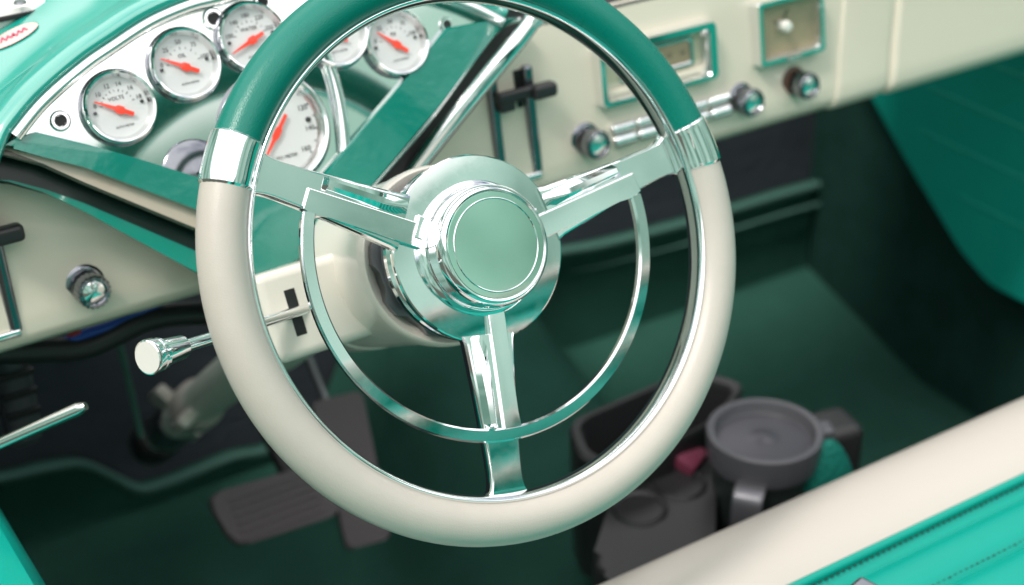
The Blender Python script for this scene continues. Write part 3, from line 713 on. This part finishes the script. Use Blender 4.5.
for i_, p_ in enumerate(hp_):
    d_ = (hp_[min(i_ + 1, len(hp_) - 1)] - hp_[max(i_ - 1, 0)]).normalized(); n_ = V((-d_.z, 0, d_.x))
    rows.append([M.Rotation(hdir, 4, 'Z') @ (p_ + n_ * a_ + V((0, w_, 0))) for a_, w_ in ((.0035, .0125), (.0045, .010), (.0045, -.010), (.0035, -.0125), (-.0035, -.0125), (-.0045, -.010), (-.0045, .010), (-.0035, .0125))])
grid(b, rows, closed_v=True, cap=True); obj('handle', b, mat('grey_satin_handle', (.13, .13, .145), .35, .5, mottle=.1), mug)
# teal mesh pouch beside mug
pc = hz(834, 470, .43)
b = bmesh.new(); bmesh.ops.create_uvsphere(b, u_segments=40, v_segments=24, radius=1)
for v in b.verts:
    x, y, z = v.co; k = 1 - .35 * max(0, z)
    v.co = V((x * .030 * k, y * .020 * k, z * .05))
b.transform(M.Translation(pc - V((0, -.01, .02))) @ M.Rotation(-.35, 4, 'Z'))
pch = obj('mesh_pouch', b, TEAL_M); tag(pch, 'small green mesh pouch squeezed in beside the mug', 'pouch')
b = bmesh.new(); p = hz(846, 432, .43); box(b, (0, 0, 0), (.055, .05, .15), .012, 3, M.Translation(p - V((-.005, -.025, .075))) @ M.Rotation(-.2, 4, 'Z'))
bx_ = obj('caddy', b, BLACK); tag(bx_, 'black caddy box behind the green mesh pouch', 'caddy')

# ================================================================== SEAT
seat = thing('bench_seat', 'bench seat with cream front roll and pleated green vinyl cushion', 'car seat', M.Translation((0, 0, .25)))
def sx(rows): return grid(bmesh.new(), rows)
XS = [-.60 + 1.18 * i / 40 for i in range(41)]
def pl(profile):
    return [[V((x, y, z - .25)) for y, z in profile] for x in XS]
bol = [(-.03, .26), (-.010, .34), (.002, .42)] + [(-.058 + .066 * cos(a), .479 + .066 * sin(a)) for a in [R(-20 + 13 * k) for k in range(9)]] + [(-.075, .5455), (-.098, .5435), (-.108, .538)]
obj('front_roll', sx(pl(bol)), CREAM_V, seat, wn=False)
pip = [V((x, -.111, .5405 - .25)) for x in XS]
b = bmesh.new(); tube(b, pip, .0042, 10); obj('piping', b, TEAL_V, seat)
pr = []
yy = -.112
edges = [-.112, -.128, -.172, -.222, -.274, -.33, -.39, -.45, -.50, -.545]
for a, c in zip(edges, edges[1:]):
    for k in range(8):
        t = k / 8; y = a + (c - a) * t; wdt_ = abs(c - a)
        pr.append((y, .536 + (.19 * wdt_) * (max(0, 4 * t * (1 - t))) ** .55))
pr.append((edges[-1], .534))
cush = obj('cushion', sx(pl(pr)), TEAL_V, seat, wn=False)
b = bmesh.new(); rnd = random.Random(3)
for ye, zo in ((-.120, .0075), (-.1675, .0035), (-.2165, .0035)):
    nst = 140
    for i in range(nst):
        x = -.35 + .85 * i / nst
        box(b, (x, ye + rnd.uniform(-.0003, .0003), .536 - .25 + zo), (.0038, .0017, .0017), .0004, 1)
obj('stitching', b, STITCH, seat)
# backrest with cream bands, leaning back
def bk(t, off): # t along the height
    return (-.54 - .25 * t, .55 + .585 * t)
nb_ = 9; rowsT = {}
prb = []
for i in range(nb_):
    for k in range(8):
        t = (i + k / 8) / nb_; y, z = bk(t, 0); prb.append((y + .012 * (4 * (k / 8) * (1 - k / 8)) ** .55, z))
prb.append(bk(1, 0))
obj('backrest', sx(pl(prb)), TEAL_V, seat)
for t0, t1, nm in ((.80, .85, 'cream_band'), (.965, 1.03, 'top_roll')):
    pts_ = []
    for k in range(13):
        t = t0 + (t1 - t0) * k / 12; y, z = bk(t, 0); pts_.append((y + .020 * sin(pi * k / 12) ** .5 + .002, z))
    if nm == 'top_roll': pts_ += [(-.84, 1.145), (-.87, 1.11), (-.87, .5)]
    obj(nm, sx(pl(pts_)), CREAM_V, seat, wn=False)
# seat belt buckle on the cushion
bc = hz(874, 618, .56)
bu = thing('seat_belt_buckle', 'chrome seat belt buckle lying on the green cushion at the bottom edge', 'buckle', M.Translation(bc) @ M.Rotation(.25, 4, 'Z'))
b = bmesh.new(); box(b, (0, 0, .006), (.040, .052, .018), .004, 3); obj('buckle_case', b, DKCH, bu)
b = bmesh.new(); box(b, (0, -.004, .0155), (.026, .030, .003), .001, 2); obj('release_plate', b, BLACK, bu)
b = bmesh.new(); box(b, (0, -.07, .002), (.045, .10, .003), .001, 2); obj('webbing', b, BLACK, bu)

# decal lies on the hood: find the hood under that pixel
bpy.context.view_layer.update()
dg = bpy.context.evaluated_depsgraph_get()
def surf(x, y, ob):
    e = ob.evaluated_get(dg); mi = e.matrix_world.inverted()
    o_ = mi @ CAM; d_ = (mi.to_3x3() @ ray(x, y)).normalized()
    ok, loc, no, _ = e.ray_cast(o_, d_)
    return (e.matrix_world @ loc, (e.matrix_world.to_3x3() @ no).normalized()) if ok else (None, None)
loc, no = surf(14, 37, hood)
print('DECAL', loc, no)
if loc:
    if no.dot(CAM - loc) < 0: no = -no
    xa = (surf(22, 33, hood)[0] or loc + V((.01, 0, 0))) - loc; xa = (xa - no * xa.dot(no)).normalized(); ya = no.cross(xa)
    dec = thing('oval_decal', 'pale pink oval sticker on the green hood in the upper left corner', 'sticker', frame(loc + no * .0012, xa, ya, no))
    def conform(bm, lift):
        inv_ = (frame(loc + no * .0012, xa, ya, no)).inverted()
        fm = frame(loc + no * .0012, xa, ya, no); e = hood.evaluated_get(dg); mi = e.matrix_world.inverted()
        for v in bm.verts:
            w_ = fm @ v.co; ok, l2, n2, _ = e.ray_cast(mi @ (w_ + no * .05), mi.to_3x3() @ -no)
            if ok:
                v.co = inv_ @ (e.matrix_world @ l2 + no * (lift + v.co.z))
        return bm
    b = bmesh.new(); rows = []
    for i in range(9): rows.append([V((.0195 * i / 8 * cos(2 * pi * k / 48), .0098 * i / 8 * sin(2 * pi * k / 48), 0)) for k in range(48)])
    grid(b, rows[1:], closed_v=True); conform(b, .0012)
    d0 = obj('sticker_face', b, DECAL, dec)
    b = bmesh.new(); tube(b, smooth_path([(-.010 + .0021 * i, (.0022 if i % 2 else -.0016) * (1 + .5 * (i in (1, 6))), 0) for i in range(11)], 5), .0006, 6); conform(b, .0018); obj('sticker_lettering', b, DECAL_INK, dec)

# ================================================================== CAMERA, LIGHT, WORLD
cd = bpy.data.cameras.new('camera'); cam = bpy.data.objects.new('camera', cd); COL.objects.link(cam)
cam.matrix_world = M.Translation(CAM) @ ROT.to_4x4()
cd.sensor_width = 36; cd.lens = F * 36 / 1024; cd.clip_start = .02; cd.clip_end = 200
cd.dof.use_dof = True; cd.dof.focus_distance = 1.03; cd.dof.aperture_fstop = 4.5
sc.camera = cam

SE, SA = R(58), R(255)          # sun elevation and compass rotation
sd = bpy.data.lights.new('sun', 'SUN'); sd.energy = 2.0; sd.angle = R(12); sd.color = (1, .95, .88)
so = bpy.data.objects.new('sun', sd); COL.objects.link(so)
dirv = V((sin(SA) * cos(SE), cos(SA) * cos(SE), sin(SE)))
so.rotation_euler = dirv.to_track_quat('Z', 'Y').to_euler()
w = bpy.data.worlds.new('World'); sc.world = w; w.use_nodes = True
nt = w.node_tree; bg = nt.nodes['Background']; bg.inputs['Strength'].default_value = .12
sky = nt.nodes.new('ShaderNodeTexSky'); sky.sky_type = 'NISHITA'; sky.sun_disc = False; sky.sun_elevation = SE; sky.sun_rotation = SA
tc = nt.nodes.new('ShaderNodeTexCoord'); sep = nt.nodes.new('ShaderNodeSeparateXYZ'); nt.links.new(tc.outputs['Generated'], sep.inputs[0])
nz = nt.nodes.new('ShaderNodeTexNoise'); nz.inputs['Scale'].default_value = 2.2; nz.inputs['Detail'].default_value = 5
nt.links.new(tc.outputs['Generated'], nz.inputs['Vector'])
cr = nt.nodes.new('ShaderNodeMapRange'); cr.inputs['From Min'].default_value = .30; cr.inputs['From Max'].default_value = .52
nt.links.new(nz.outputs['Fac'], cr.inputs['Value'])
mx = nt.nodes.new('ShaderNodeMix'); mx.data_type = 'RGBA'; mx.inputs['B'].default_value = (15, 14.7, 14.4, 1)   # bright cloud
nt.links.new(cr.outputs['Result'], mx.inputs['Factor']); nt.links.new(sky.outputs[0], mx.inputs['A'])
# ring of trees round the car
n2 = nt.nodes.new('ShaderNodeTexNoise'); n2.inputs['Scale'].default_value = 5; n2.inputs['Detail'].default_value = 6
nt.links.new(tc.outputs['Generated'], n2.inputs['Vector'])
ad = nt.nodes.new('ShaderNodeMath'); ad.operation = 'MULTIPLY_ADD'; ad.inputs[1].default_value = -.05
nt.links.new(n2.outputs['Fac'], ad.inputs[0]); nt.links.new(sep.outputs['Z'], ad.inputs[2])
tr_ = nt.nodes.new('ShaderNodeMapRange'); tr_.inputs['From Min'].default_value = .465; tr_.inputs['From Max'].default_value = .505
nt.links.new(ad.outputs[0], tr_.inputs['Value'])
m2 = nt.nodes.new('ShaderNodeMix'); m2.data_type = 'RGBA'; m2.inputs['A'].default_value = (1.5, 2.9, 2.25, 1)
n3 = nt.nodes.new('ShaderNodeTexNoise'); n3.inputs['Scale'].default_value = 4.5; n3.inputs['Detail'].default_value = 4
nt.links.new(tc.outputs['Generated'], n3.inputs['Vector'])
mr3 = nt.nodes.new('ShaderNodeMapRange'); mr3.inputs['From Min'].default_value = .38; mr3.inputs['From Max'].default_value = .62
nt.links.new(n3.outputs['Fac'], mr3.inputs['Value'])
m4 = nt.nodes.new('ShaderNodeMix'); m4.data_type = 'RGBA'; m4.inputs['A'].default_value = (1.1, 2.15, 1.65, 1); m4.inputs['B'].default_value = (3.6, 5.4, 4.6, 1)
nt.links.new(mr3.outputs['Result'], m4.inputs['Factor']); nt.links.new(m4.outputs['Result'], m2.inputs['A'])
nt.links.new(tr_.outputs['Result'], m2.inputs['Factor']); nt.links.new(mx.outputs['Result'], m2.inputs['B'])
gr_ = nt.nodes.new('ShaderNodeMapRange'); gr_.inputs['From Min'].default_value = -.05; gr_.inputs['From Max'].default_value = .02
nt.links.new(sep.outputs['Z'], gr_.inputs['Value'])
m3 = nt.nodes.new('ShaderNodeMix'); m3.data_type = 'RGBA'; m3.inputs['A'].default_value = (1.0, 1.1, .9, 1)
nt.links.new(gr_.outputs['Result'], m3.inputs['Factor']); nt.links.new(m2.outputs['Result'], m3.inputs['B'])
nt.links.new(m3.outputs['Result'], bg.inputs['Color'])
vs = sc.view_settings; vs.view_transform = 'Standard'; vs.look = 'None'; vs.exposure = .26; vs.gamma = 1; vs.use_curve_mapping = False
sc.cycles.max_bounces = 8; sc.cycles.glossy_bounces = 6; sc.cycles.transparent_max_bounces = 8
sc.cycles.use_denoising = True
